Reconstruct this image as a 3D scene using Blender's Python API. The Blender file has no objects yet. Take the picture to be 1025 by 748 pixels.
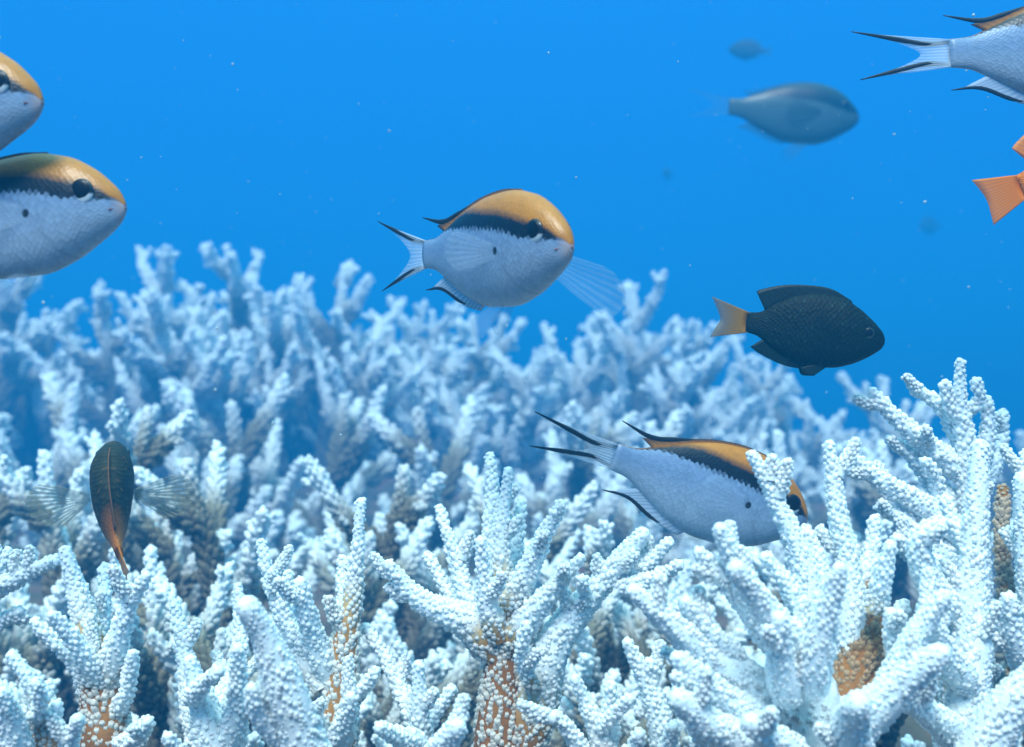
import bpy, math, random
import numpy as np
from mathutils import Matrix, Vector

R = math.radians
rng = np.random.default_rng(7)
random.seed(7)
SC = bpy.context.scene
COL = SC.collection

# ------------------------------------------------------------------ camera
FPX = 1099.0            # focal length in pixels of the 1025 px wide picture
CX, CY = 512.5, 374.0
CAMZ = 0.45
cam_d = bpy.data.cameras.new('camera')
cam_d.sensor_width = 36.0
cam_d.lens = 36.0 * FPX / 1025.0
cam_d.clip_start = 0.01
cam_d.clip_end = 200.0
cam_d.dof.use_dof = True
cam_d.dof.focus_distance = 0.42
cam_d.dof.aperture_fstop = 13.0
cam = bpy.data.objects.new('camera', cam_d)
COL.objects.link(cam)
cam.location = (0, 0, CAMZ)
cam.rotation_euler = (R(90), 0, 0)
SC.camera = cam

# ------------------------------------------------------------------ open water light (world), sun, exposure
SUN_EL, SUN_AZ = 56.0, 192.0        # azimuth from +Y, clockwise: behind the camera
world = bpy.data.worlds.new('World')
SC.world = world
world.use_nodes = True
wn, wl = world.node_tree.nodes, world.node_tree.links
bg = wn['Background']
tc = wn.new('ShaderNodeTexCoord')
sx = wn.new('ShaderNodeSeparateXYZ')
wl.new(tc.outputs['Generated'], sx.inputs[0])
mr = wn.new('ShaderNodeMapRange')
mr.inputs['From Min'].default_value = -1
mr.inputs['From Max'].default_value = 1
wl.new(sx.outputs['Z'], mr.inputs['Value'])
rp = wn.new('ShaderNodeValToRGB')
wl.new(mr.outputs[0], rp.inputs[0])
# light below the surface: dim deep blue from beneath, blue all round, the bright surface overhead
stops = [(0.0, (0.003, 0.07, 0.30)), (0.36, (0.004, 0.135, 0.50)), (0.50, (0.007, 0.164, 0.61)),
         (0.66, (0.012, 0.238, 0.80)), (0.80, (0.13, 0.84, 1.14)), (1.0, (1.15, 2.35, 2.3))]
rp.color_ramp.elements[0].position = 0.0
rp.color_ramp.elements[0].color = (*stops[0][1], 1)
rp.color_ramp.elements[1].position = 1.0
rp.color_ramp.elements[1].color = (*stops[-1][1], 1)
for p_, c_ in stops[1:-1]:
    e_ = rp.color_ramp.elements.new(p_)
    e_.color = (*c_, 1)
wl.new(rp.outputs[0], bg.inputs['Color'])
bg.inputs['Strength'].default_value = 1.0

sun_d = bpy.data.lights.new('sun', 'SUN')
sun_d.energy = 5.0
sun_d.angle = R(22)
sun_d.color = (0.92, 1.0, 0.99)
sun = bpy.data.objects.new('sun', sun_d)
COL.objects.link(sun)
az, el = R(SUN_AZ), R(SUN_EL)
to_sun = Vector((math.sin(az) * math.cos(el), math.cos(az) * math.cos(el), math.sin(el)))
sun.rotation_euler = (-to_sun).to_track_quat('-Z', 'Y').to_euler()

SC.view_settings.view_transform = 'Standard'
SC.view_settings.look = 'None'
SC.view_settings.exposure = 0.40
SC.view_settings.gamma = 1.0
SC.cycles.use_denoising = True
SC.cycles.max_bounces = 7
SC.cycles.diffuse_bounces = 5
SC.cycles.transparent_max_bounces = 12
SC.cycles.volume_bounces = 0
SC.cycles.sample_clamp_indirect = 4.0


# ------------------------------------------------------------------ helpers
def P(px, py, d):
    """world point seen at pixel (px, py) of the photograph at depth d in metres"""
    return np.array([(px - CX) / FPX * d, d, CAMZ - (py - CY) / FPX * d])


def W(w, d):
    return w / FPX * d


def link(name, me, mat=None, parent=None, **props):
    o = bpy.data.objects.new(name, me)
    COL.objects.link(o)
    if mat is not None and me is not None and not me.materials:
        me.materials.append(mat)
    if parent is not None:
        o.parent = parent
    for k, v in props.items():
        o[k] = v
    return o


def thing(name, label, cat, loc=(0, 0, 0), group=None):
    o = link(name, None, label=label, category=cat)
    o.location = loc
    o.empty_display_size = 0.02
    if group:
        o['group'] = group
    return o


def tri_mesh(name, V, T, attrs=None, uv=None, smooth=True):
    V = np.ascontiguousarray(V, dtype=np.float32)
    T = np.ascontiguousarray(T, dtype=np.int32)
    me = bpy.data.meshes.new(name)
    me.vertices.add(len(V))
    me.vertices.foreach_set('co', V.ravel())
    me.loops.add(len(T) * 3)
    me.loops.foreach_set('vertex_index', T.ravel())
    me.polygons.add(len(T))
    me.polygons.foreach_set('loop_start', np.arange(0, len(T) * 3, 3, dtype=np.int32))
    if smooth:
        me.polygons.foreach_set('use_smooth', np.ones(len(T), dtype=bool))
    for k, a in (attrs or {}).items():
        at = me.attributes.new(k, 'FLOAT', 'POINT')
        at.data.foreach_set('value', np.ascontiguousarray(a, dtype=np.float32))
    if uv is not None:
        ul = me.uv_layers.new(name='map')
        ul.data.foreach_set('uv', np.ascontiguousarray(uv[T.ravel()], dtype=np.float32).ravel())
    me.update()
    me.validate()
    return me


def quads(n, m, close=True):
    """triangles of a grid of n rings with m points each"""
    T = []
    i = np.arange(n - 1)[:, None]
    j = np.arange(m if close else m - 1)[None, :]
    a = i * m + j
    b = i * m + (j + 1) % m
    c = (i + 1) * m + (j + 1) % m
    d = (i + 1) * m + j
    return np.concatenate([np.stack([a, b, c], -1).reshape(-1, 3), np.stack([a, c, d], -1).reshape(-1, 3)])


def nrm(v):
    v = np.asarray(v, float)
    return v / (np.linalg.norm(v, axis=-1, keepdims=True) + 1e-12)


def spline(pts, n):
    """Catmull-Rom through pts (k, c), n samples evenly spaced by parameter"""
    p = np.asarray(pts, float)
    if len(p) == 2:
        t = np.linspace(0, 1, n)[:, None]
        return p[0] * (1 - t) + p[1] * t
    ext = np.vstack([2 * p[0] - p[1], p, 2 * p[-1] - p[-2]])
    t = np.linspace(0, len(p) - 1, n)
    i = np.minimum(t.astype(int), len(p) - 2)
    f = (t - i)[:, None]
    a, b, c, d = ext[i], ext[i + 1], ext[i + 2], ext[i + 3]
    return 0.5 * (2 * b + (c - a) * f + (2 * a - 5 * b + 4 * c - d) * f ** 2 + (3 * b - a - 3 * c + d) * f ** 3)


# ------------------------------------------------------------------ materials
def new_mat(name):
    m = bpy.data.materials.new(name)
    m.use_nodes = True
    nt = m.node_tree
    return m, nt.nodes, nt.links, nt.nodes['Principled BSDF']


def ramp(nodes, stops_, interp='LINEAR'):
    r = nodes.new('ShaderNodeValToRGB')
    r.color_ramp.interpolation = interp
    r.color_ramp.elements[0].position = stops_[0][0]
    r.color_ramp.elements[0].color = (*stops_[0][1], 1)
    r.color_ramp.elements[1].position = stops_[-1][0]
    r.color_ramp.elements[1].color = (*stops_[-1][1], 1)
    for p, c in stops_[1:-1]:
        e = r.color_ramp.elements.new(p)
        e.color = (*c, 1)
    return r


def coral_material(name, stops_, bump=0.35, noise_amt=0.35, sss=0.0):
    m, N, L, b = new_mat(name)
    at = N.new('ShaderNodeAttribute')
    at.attribute_name = 'pig_shade'  # tissue pigment; on background corals it also carries painted shade
    geo = N.new('ShaderNodeNewGeometry')
    nz = N.new('ShaderNodeTexNoise')
    nz.inputs['Scale'].default_value = 90.0
    nz.inputs['Detail'].default_value = 4.0
    L.new(geo.outputs['Position'], nz.inputs['Vector'])
    ma = N.new('ShaderNodeMath')
    ma.operation = 'MULTIPLY_ADD'
    L.new(nz.outputs['Fac'], ma.inputs[0])
    ma.inputs[1].default_value = noise_amt
    ma.inputs[2].default_value = -noise_amt * 0.5
    ad = N.new('ShaderNodeMath')
    ad.operation = 'ADD'
    ad.use_clamp = True
    L.new(at.outputs['Fac'], ad.inputs[0])
    L.new(ma.outputs[0], ad.inputs[1])
    # keep bleached tissue clean: noise acts only where pigment and painted shade lie
    gate = N.new('ShaderNodeMix')
    gate.data_type = 'FLOAT'
    cl = N.new('ShaderNodeMath')
    cl.operation = 'MULTIPLY'
    cl.use_clamp = True
    cl.inputs[1].default_value = 5.0
    L.new(at.outputs['Fac'], cl.inputs[0])
    L.new(cl.outputs[0], gate.inputs['Factor'])
    L.new(at.outputs['Fac'], gate.inputs['A'])
    L.new(ad.outputs[0], gate.inputs['B'])
    r = ramp(N, stops_)
    L.new(gate.outputs['Result'], r.inputs[0])
    # faint blotches of living colour in the white
    nz2 = N.new('ShaderNodeTexNoise')
    nz2.inputs['Scale'].default_value = 420.0
    nz2.inputs['Detail'].default_value = 3.0
    L.new(geo.outputs['Position'], nz2.inputs['Vector'])
    r2 = ramp(N, [(0.3, (0.80, 0.84, 0.88)), (0.62, (1, 1, 1))])
    L.new(nz2.outputs['Fac'], r2.inputs[0])
    mx = N.new('ShaderNodeMix')
    mx.data_type = 'RGBA'
    mx.blend_type = 'MULTIPLY'
    mx.inputs['Factor'].default_value = 0.8
    L.new(r.outputs[0], mx.inputs['A'])
    L.new(r2.outputs[0], mx.inputs['B'])
    L.new(mx.outputs['Result'], b.inputs['Base Color'])
    b.inputs['Roughness'].default_value = 0.6
    b.inputs['Specular IOR Level'].default_value = 0.15
    if sss:
        b.inputs['Subsurface Weight'].default_value = sss
        b.inputs['Subsurface Radius'].default_value = (1.0, 1.0, 1.0)
        b.inputs['Subsurface Scale'].default_value = 0.0028
    bp = N.new('ShaderNodeBump')
    bp.inputs['Strength'].default_value = bump
    bp.inputs['Distance'].default_value = 0.0008
    nz3 = N.new('ShaderNodeTexNoise')
    nz3.inputs['Scale'].default_value = 900.0
    nz3.inputs['Detail'].default_value = 3.0
    L.new(geo.outputs['Position'], nz3.inputs['Vector'])
    L.new(nz3.outputs['Fac'], bp.inputs['Height'])
    L.new(bp.outputs[0], b.inputs['Normal'])
    return m


WHITE = (0.81, 0.88, 0.89)
M_BRANCH = coral_material('coral_tissue', [(0.0, WHITE), (0.25, (0.72, 0.72, 0.70)), (0.5, (0.56, 0.40, 0.20)),
                                           (0.75, (0.46, 0.22, 0.055)), (1.0, (0.28, 0.11, 0.025))])
M_POLYP = coral_material('coral_corallite', [(0.0, (0.83, 0.89, 0.90)), (0.4, (0.66, 0.64, 0.58)), (1.0, (0.32, 0.18, 0.07))], sss=0.75)
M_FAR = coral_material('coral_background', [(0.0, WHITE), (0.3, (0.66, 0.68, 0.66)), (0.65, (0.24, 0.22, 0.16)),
                                            (1.0, (0.09, 0.075, 0.045))])  # olive base pigment, its dark end also painting the shade between stems

m, N, L, b = new_mat('reef_rock')
geo = N.new('ShaderNodeNewGeometry')
nz = N.new('ShaderNodeTexNoise')
nz.inputs['Scale'].default_value = 14
nz.inputs['Detail'].default_value = 8
L.new(geo.outputs['Position'], nz.inputs['Vector'])
r = ramp(N, [(0.3, (0.035, 0.03, 0.018)), (0.5, (0.09, 0.075, 0.045)), (0.62, (0.15, 0.08, 0.05)), (0.8, (0.22, 0.2, 0.16))])
L.new(nz.outputs['Fac'], r.inputs[0])
L.new(r.outputs[0], b.inputs['Base Color'])
b.inputs['Roughness'].default_value = 0.9
bp = N.new('ShaderNodeBump')
bp.inputs['Strength'].default_value = 0.8
bp.inputs['Distance'].default_value = 0.01
L.new(nz.outputs['Fac'], bp.inputs['Height'])
L.new(bp.outputs[0], b.inputs['Normal'])
M_ROCK = m

# ------------------------------------------------------------------ seabed
GZ = CAMZ - 0.25


def ground_z(x, y):
    z = GZ + 0.018 * np.sin(x * 9 + 1.3) * np.cos(y * 7) + 0.012 * np.sin(x * 23 + y * 17) + 0.008 * np.cos(x * 41 - y * 37)
    return z - np.clip(y - 3.2, 0, 3) * 0.35 - 0.15 * np.clip(-y, 0, 3) * 0


def build_seabed():
    g = np.concatenate([-np.geomspace(12, 1.6, 14), np.linspace(-1.5, 1.5, 90), np.geomspace(1.6, 12, 14)])
    h = np.concatenate([-np.geomspace(10, 0.55, 10), np.linspace(-0.5, 3.2, 110), np.geomspace(3.3, 12, 14)])
    X, Y = np.meshgrid(g, h)
    Z = ground_z(X, Y)
    V = np.stack([X, Y, Z], -1).reshape(-1, 3)
    T = quads(len(h), len(g), close=False)
    link('seabed', tri_mesh('seabed', V, T), M_ROCK, kind='structure')


build_seabed()

# ------------------------------------------------------------------ coral geometry
def cup(k, detailed):
    a = np.arange(k) * 2 * math.pi / k
    c, s = np.cos(a), np.sin(a)
    if detailed:
        rings = [(1.30, -0.45), (1.02, 0.50), (0.74, 0.98)]
        top = 0.80
    else:
        rings = [(1.15, -0.3), (0.78, 0.75)]
        top = 1.0
    V = np.concatenate([np.stack([c * r_, s * r_, np.full(k, z_)], -1) for r_, z_ in rings] + [[[0, 0, top]]])
    T = quads(len(rings), k)
    o = (len(rings) - 1) * k
    j = np.arange(k)
    T = np.concatenate([T, np.stack([o + j, o + (j + 1) % k, np.full(k, len(V) - 1)], -1)])
    return V, T


CUP_NEAR, CUP_FAR = cup(5, True), cup(5, False)


def frames(path):
    t = np.gradient(path, axis=0)
    t = nrm(t)
    u = np.zeros_like(t)
    a = np.array([0.3, 1.0, 0.2]) if abs(t[0][1]) < 0.9 else np.array([1.0, 0.1, 0.2])
    u[0] = nrm(a - t[0] * a.dot(t[0]))
    for i in range(1, len(t)):
        w = u[i - 1] - t[i] * u[i - 1].dot(t[i])
        u[i] = nrm(w)
    return t, u, np.cross(t, u)


def tube_arrays(path, rad, pig_shade, k=12, lump=0.07):
    """rounded tapering tube; path (n,3), rad (n), pig (n)"""
    t, u, v = frames(path)
    rt = rad[-1]
    ex = np.array([25, 50, 70, 84]) * math.pi / 180
    path2 = np.vstack([path, path[-1] + t[-1] * (rt * np.sin(ex))[:, None]])
    rad2 = np.concatenate([rad, rt * np.cos(ex)])
    pig2 = np.concatenate([pig_shade, np.full(4, pig_shade[-1])])
    u2 = np.vstack([u, np.repeat(u[-1:], 4, 0)])
    v2 = np.vstack([v, np.repeat(v[-1:], 4, 0)])
    n = len(path2)
    a = np.arange(k) * 2 * math.pi / k
    ph = rng.uniform(0, 6.28, 4)
    s = np.arange(n)[:, None]
    wob = 1 + lump * (np.sin(2 * a[None] + s * 0.5 + ph[0]) + np.sin(3 * a[None] - s * 0.8 + ph[1]) + 0.7 * np.sin(s * 1.1 + ph[2])) / 2
    rr = rad2[:, None] * wob
    V = path2[:, None] + rr[..., None] * (np.cos(a)[None, :, None] * u2[:, None] + np.sin(a)[None, :, None] * v2[:, None])
    V = np.vstack([V.reshape(-1, 3), path2[-1] + t[-1] * rt * 0.02])
    T = quads(n, k)
    j = np.arange(k)
    o = (n - 1) * k
    T = np.concatenate([T, np.stack([o + j, o + (j + 1) % k, np.full(k, len(V) - 1)], -1)])
    pg = np.concatenate([np.repeat(pig2, k), pig2[-1:]])
    return V, T, pg


def corallite_arrays(path, rad, pig_shade, size, spacing, template, start=0.0, length=1.25, lean=1.25):
    """cups set spirally over the tube, leaning to the tip"""
    t, u, v = frames(path)
    ex = np.array([30, 58]) * math.pi / 180      # carry the cups over the rounded tip
    path = np.vstack([path, path[-1] + t[-1] * (rad[-1] * np.sin(ex))[:, None]])
    rad = np.concatenate([rad, rad[-1] * np.cos(ex)])
    pig_shade = np.concatenate([pig_shade, pig_shade[-1:], pig_shade[-1:]])
    t, u, v = (np.vstack([x, x[-1:], x[-1:]]) for x in (t, u, v))
    seg = np.linalg.norm(np.diff(path, axis=0), axis=1)
    s = np.concatenate([[0], np.cumsum(seg)])
    dens = 2 * math.pi * (rad + size * 0.4) / spacing ** 2
    cum = np.concatenate([[0], np.cumsum(0.5 * (dens[1:] + dens[:-1]) * seg)])
    n = int(cum[-1])
    if n < 3:
        return None
    q = np.interp((np.arange(n) + 0.5 + rng.uniform(-0.3, 0.3, n)) / n * cum[-1], cum, s)
    q = q[q >= start * s[-1]]
    n = len(q)
    ang = np.arange(n) * 2.399963 + rng.uniform(-0.22, 0.22, n)
    it = lambda A: np.stack([np.interp(q, s, A[:, c]) for c in range(3)], -1)
    c, tt, uu, vv = it(path), nrm(it(t)), nrm(it(u)), nrm(it(v))
    r_ = np.interp(q, s, rad)
    f = q / s[-1]
    d = np.cos(ang)[:, None] * uu + np.sin(ang)[:, None] * vv
    le = lean + rng.uniform(-0.25, 0.25, n) + 1.2 * sm(0.93, 1.0, f)
    ax = nrm(d + tt * le[:, None])
    side = nrm(np.cross(ax, rng.normal(size=(n, 3))))
    sd2 = np.cross(ax, side)
    sz = size * rng.uniform(0.62, 1.30, n) * np.where(f > 0.92, 0.8, 1.0) * (1 + 0.38 * np.interp(q, s, pig_shade))
    ln = sz * length * rng.uniform(0.75, 1.25, n) * np.where(f > 0.93, 0.6, 1.0)
    TV, TT = template
    pos = c + d * (r_ * 0.93)[:, None]
    V = pos[:, None] + sz[:, None, None] * (TV[None, :, 0:1] * side[:, None] + TV[None, :, 1:2] * sd2[:, None]) + ln[:, None, None] * TV[None, :, 2:3] * ax[:, None]
    # flare at the root so that cups grow out of the branch
    T = TT[None] + (np.arange(n) * len(TV))[:, None, None]
    pg = np.repeat(np.interp(q, s, pig_shade), len(TV))
    return V.reshape(-1, 3), T.reshape(-1, 3), pg


def join(parts):
    Vs, Ts, Ps, o = [], [], [], 0
    for V, T, p in parts:
        Vs.append(V)
        Ts.append(T + o)
        Ps.append(p)
        o += len(V)
    return np.concatenate(Vs), np.concatenate(Ts), np.concatenate(Ps)


def sm(a, b, x):
    t = np.clip((x - a) / (b - a), 0, 1)
    return t * t * (3 - 2 * t)


# ------------------------------------------------------------------ near corals: measured branches
def near_colony(label, branches, group=None, cs=0.00084, sp=0.0022):
    """branches: (pixel points from base to tip, depth at base, depth at tip, width at base, width at tip in pixels, pigment[, root])
    root True: the branch stands on the seabed"""
    bx, by, bd = branches[0][0][0][0], branches[0][0][0][1], branches[0][1]
    base = P(bx, by, bd)
    base[2] = ground_z(base[0], base[1])
    root = thing('staghorn_coral', label, 'coral', base, group)
    for br in branches:
        pts, d0, d1, w0, w1, pg = br[:6]
        k = len(pts)
        # depth interpolated by pixel length
        pl = np.concatenate([[0], np.cumsum([math.dist(pts[i], pts[i + 1]) for i in range(k - 1)])])
        f = pl / pl[-1]
        dd = d0 + (d1 - d0) * f
        c = np.array([[*P(pts[i][0], pts[i][1], dd[i]), W(w0 + (w1 - w0) * f[i] ** 0.8, dd[i]) / 2 - 0.0012 - 0.0006 * f[i]] for i in range(k)])
        # small natural kinks
        c[1:-1, :3] += rng.normal(0, 0.0008, (max(k - 2, 0), 3))
        Lr = np.linalg.norm(np.diff(c[:, :3], axis=0), axis=1).sum()
        n = max(8, int(Lr / 0.0035))
        q = spline(c, n)
        seg = np.linalg.norm(np.diff(q[:, :3], axis=0), axis=1)
        s_ = np.concatenate([[0], np.cumsum(seg)]) / seg.sum()
        tip_trim = max(q[-1, 3], 0.0022)
        path, rad = q[:, :3], np.maximum(q[:, 3], 0.0019)
        pig_shade = pg * (1 - (sm(0.42, 0.90, s_) if len(br) > 6 else sm(0.0, 0.5, s_)))
        if br[-1] == 'living':
            pig_shade = np.full(len(rad), pg)
        elif len(br) > 6:   # stands on the seabed: carry the stem down
            z0 = ground_z(path[0, 0], path[0, 1]) - 0.01
            drop = path[0, 2] - z0
            if drop > 0.01:
                m_ = max(4, int(drop / 0.006))
                g = np.linspace(1, 0, m_, endpoint=False)[:, None]
                off = np.array([0, 0.25 * drop, -drop])
                path = np.vstack([path[0] + off * g, path])
                rad = np.concatenate([rad[0] * (1 + 0.25 * g[:, 0]), rad])
                pig_shade = np.concatenate([np.full(m_, max(pg, 0.45)), pig_shade])
        if len(br) <= 6:
            rad = rad * (0.68 + 0.32 * sm(0.0, 0.22, s_))      # side branches spring from inside their stem
        V, T, p = tube_arrays(path - base, rad, pig_shade, k=14)
        bo = link('branch', tri_mesh('branch', V, T, {'pig_shade': p}), M_BRANCH, root)
        near_f = np.clip(np.mean(dd) / 0.40, 0.85, 1.2)
        ca = corallite_arrays(path - base, rad, pig_shade * (1.0 if br[-1] == 'living' else 0.55), cs * near_f, sp * near_f, CUP_NEAR)
        if ca:
            link('corallites', tri_mesh('corallites', ca[0], ca[1], {'pig_shade': ca[2]}), M_POLYP, bo, kind='stuff')
        # young branchlets budding from the sides of long branches
        nb = int(Lr / 0.026)
        t_, u_, v_ = frames(path)
        for i in range(0 if br[-1] == 'living' else nb):
            ii = int(len(path) * rng.uniform(0.3, 0.88))
            an = rng.uniform(0, 6.28)
            dr = np.cos(an) * u_[ii] + np.sin(an) * v_[ii]
            ax = nrm(dr + t_[ii] * rng.uniform(0.6, 1.2) + np.array([0, 0, 0.35]))
            ln = rng.uniform(0.006, 0.013)
            p0 = path[ii] + dr * rad[ii] * 0.6 - base
            pp = np.array([p0, p0 + ax * ln * 0.55, p0 + ax * ln + np.array([0, 0, ln * 0.12])])
            rr = np.linspace(0.0026, 0.0015, 6)
            pa = spline(pp, 6)
            A = tube_arrays(pa, rr, np.full(6, pig_shade[ii] * 0.5), k=9)
            B = corallite_arrays(pa, rr, np.full(6, pig_shade[ii] * 0.4), cs * 0.85, sp * 0.8, CUP_NEAR, start=0.15)
            V2, T2, p2 = join([A, B] if B else [A])
            link('branchlet', tri_mesh('branchlet', V2, T2, {'pig_shade': p2}), M_POLYP, bo)
    return root


near_colony('white branching coral with orange-brown stem at lower left, below the small brown fish', [
    ([(108, 760), (102, 700), (93, 641), (76, 590), (65, 552)], .40, .40, 66, 22, .95, 1),
    ([(104, 690), (115, 637), (131, 602), (146, 577)], .40, .385, 40, 18, .6),
    ([(100, 690), (88, 655), (70, 632), (52, 616)], .40, .38, 34, 19, .6),
    ([(98, 715), (79, 668), (55, 640), (35, 623)], .40, .39, 30, 17, .7),
    ([(96, 640), (104, 600), (105, 568)], .405, .42, 30, 17, .2),
    ([(110, 720), (128, 690), (133, 655)], .40, .385, 28, 16, .6),
    ([(118, 745), (140, 735), (148, 722)], .39, .37, 26, 17, .2),
    ([(60, 770), (52, 735), (56, 706)], .38, .36, 34, 18, .3),
])
near_colony('white coral branches at the bottom left corner, stem tinged pink and brown', [
    ([(50, 775), (45, 715), (28, 680), (12, 657)], .37, .36, 48, 22, .75, 1),
    ([(20, 770), (10, 725), (2, 694)], .36, .345, 48, 26, .4),
    ([(60, 775), (70, 745), (78, 720)], .37, .355, 34, 18, .4),
    ([(34, 720), (40, 700), (36, 684)], .36, .35, 24, 14, .3),
])
near_colony('pale coral branch reaching in from the left edge, tip under the small brown fish', [
    ([(-60, 690), (-40, 615), (0, 588), (30, 573), (56, 561)], .44, .42, 40, 21, .35, 1),
    ([(-30, 605), (-12, 590), (8, 552)], .44, .44, 30, 18, .2),
    ([(-45, 640), (-10, 630), (20, 612)], .44, .43, 30, 18, .2),
])
near_colony('thick blunt white coral branches at bottom, right of the lower-left orange-brown stem', [
    ([(225, 780), (208, 720), (190, 662)], .38, .37, 64, 24, .1, 1),
    ([(198, 745), (186, 680), (180, 640), (175, 606)], .40, .41, 36, 18, .15),
    ([(225, 760), (238, 700), (237, 650)], .38, .36, 44, 20, .1),
    ([(190, 700), (205, 680), (219, 672)], .37, .355, 30, 18, .0),
    ([(200, 780), (180, 755), (168, 738)], .37, .355, 34, 20, .1),
    ([(205, 720), (228, 690), (240, 640), (238, 588)], .40, .43, 32, 17, .1),
])
near_colony('large soft-looking white coral branch nearest the lens at lower left centre', [
    ([(318, 800), (296, 735), (281, 687), (262, 640), (248, 608)], .335, .315, 66, 36, .1, 1),
    ([(290, 740), (262, 715), (252, 690)], .335, .32, 40, 26, .0),
])
near_colony('upright white coral spike with knobbly sides at left centre, brown at its foot', [
    ([(333, 770), (338, 690), (346, 630), (353, 584), (361, 503)], .42, .42, 58, 14, .85, 1),
    ([(322, 690), (300, 640), (275, 592), (261, 544)], .42, .43, 40, 14, .3),
    ([(330, 680), (318, 645), (305, 610), (301, 584)], .42, .405, 36, 24, .2),
    ([(345, 640), (338, 600), (343, 560)], .425, .44, 28, 13, .2),
    ([(338, 745), (348, 720), (351, 698)], .41, .39, 38, 22, .4),
    ([(330, 740), (312, 715), (300, 700)], .42, .40, 30, 17, .4),
    ([(320, 665), (292, 630), (284, 600), (289, 575)], .42, .42, 28, 15, .2),
    ([(335, 700), (362, 690), (376, 672)], .42, .41, 26, 15, .4),
])
near_colony('large white branching coral in the middle with orange-brown speckled trunk', [
    ([(500, 775), (503, 690), (503, 625), (503, 545), (509, 472)], .42, .42, 66, 15, 1.0, 1),
    ([(498, 600), (492, 540), (490, 500), (490, 457)], .425, .44, 30, 15, .3),
    ([(498, 640), (488, 596), (481, 542)], .415, .405, 36, 16, .8),
    ([(505, 620), (524, 576), (545, 535), (561, 505)], .42, .40, 42, 18, .75),
    ([(505, 650), (532, 605), (560, 578), (581, 559)], .42, .40, 46, 17, .9),
    ([(495, 655), (471, 625), (425, 605), (404, 583), (389, 565)], .42, .41, 52, 20, .85),
    ([(480, 625), (468, 600), (456, 560), (447, 531)], .425, .43, 30, 16, .2),
    ([(470, 612), (458, 570), (440, 509)], .44, .46, 24, 13, .2),
    ([(464, 620), (446, 592), (428, 556)], .435, .445, 24, 13, .2),
    ([(502, 590), (516, 540), (521, 503)], .43, .445, 28, 15, .2),
    ([(525, 760), (532, 722), (557, 646), (610, 576), (643, 535)], .42, .41, 62, 25, 1.0),
    ([(585, 608), (588, 596), (582, 580)], .41, .40, 20, 13, .1),
    ([(610, 576), (643, 568), (670, 543)], .415, .41, 30, 17, .1),
    ([(620, 590), (655, 580), (680, 565)], .41, .40, 28, 17, .1),
    ([(535, 690), (520, 655), (527, 626)], .41, .395, 24, 14, .9),
    ([(570, 625), (566, 600), (556, 584)], .415, .405, 22, 13, .2),
])
near_colony('knobbly white coral finger at bottom, left of the orange-brown speckled trunk', [
    ([(424, 775), (421, 720), (419, 666)], .385, .375, 36, 20, .3, 1),
    ([(425, 740), (400, 700), (385, 655), (366, 628)], .41, .43, 30, 16, .3),
    ([(420, 745), (396, 738), (380, 728)], .37, .35, 34, 20, .1),
    ([(430, 770), (450, 745), (458, 728)], .35, .33, 44, 30, .0),
    ([(420, 735), (440, 715), (452, 690)], .39, .39, 26, 14, .2),
])
near_colony('cluster of short white coral fingers at bottom, right of the orange-brown speckled trunk', [
    ([(612, 785), (602, 740), (585, 705), (576, 680)], .38, .375, 44, 17, .3, 1),
    ([(608, 745), (612, 715), (611, 686)], .38, .375, 34, 18, .2),
    ([(620, 770), (632, 750), (640, 735)], .37, .36, 34, 20, .1),
    ([(670, 770), (655, 705), (640, 668), (628, 644)], .385, .38, 40, 20, .2),
    ([(660, 775), (672, 748), (674, 727)], .37, .36, 34, 20, .2),
    ([(590, 770), (570, 735), (556, 716)], .38, .37, 34, 18, .4),
    ([(640, 715), (652, 690), (650, 664)], .385, .38, 24, 14, .2),
    ([(600, 730), (620, 712), (630, 700)], .375, .365, 24, 16, .1),
])
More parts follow.
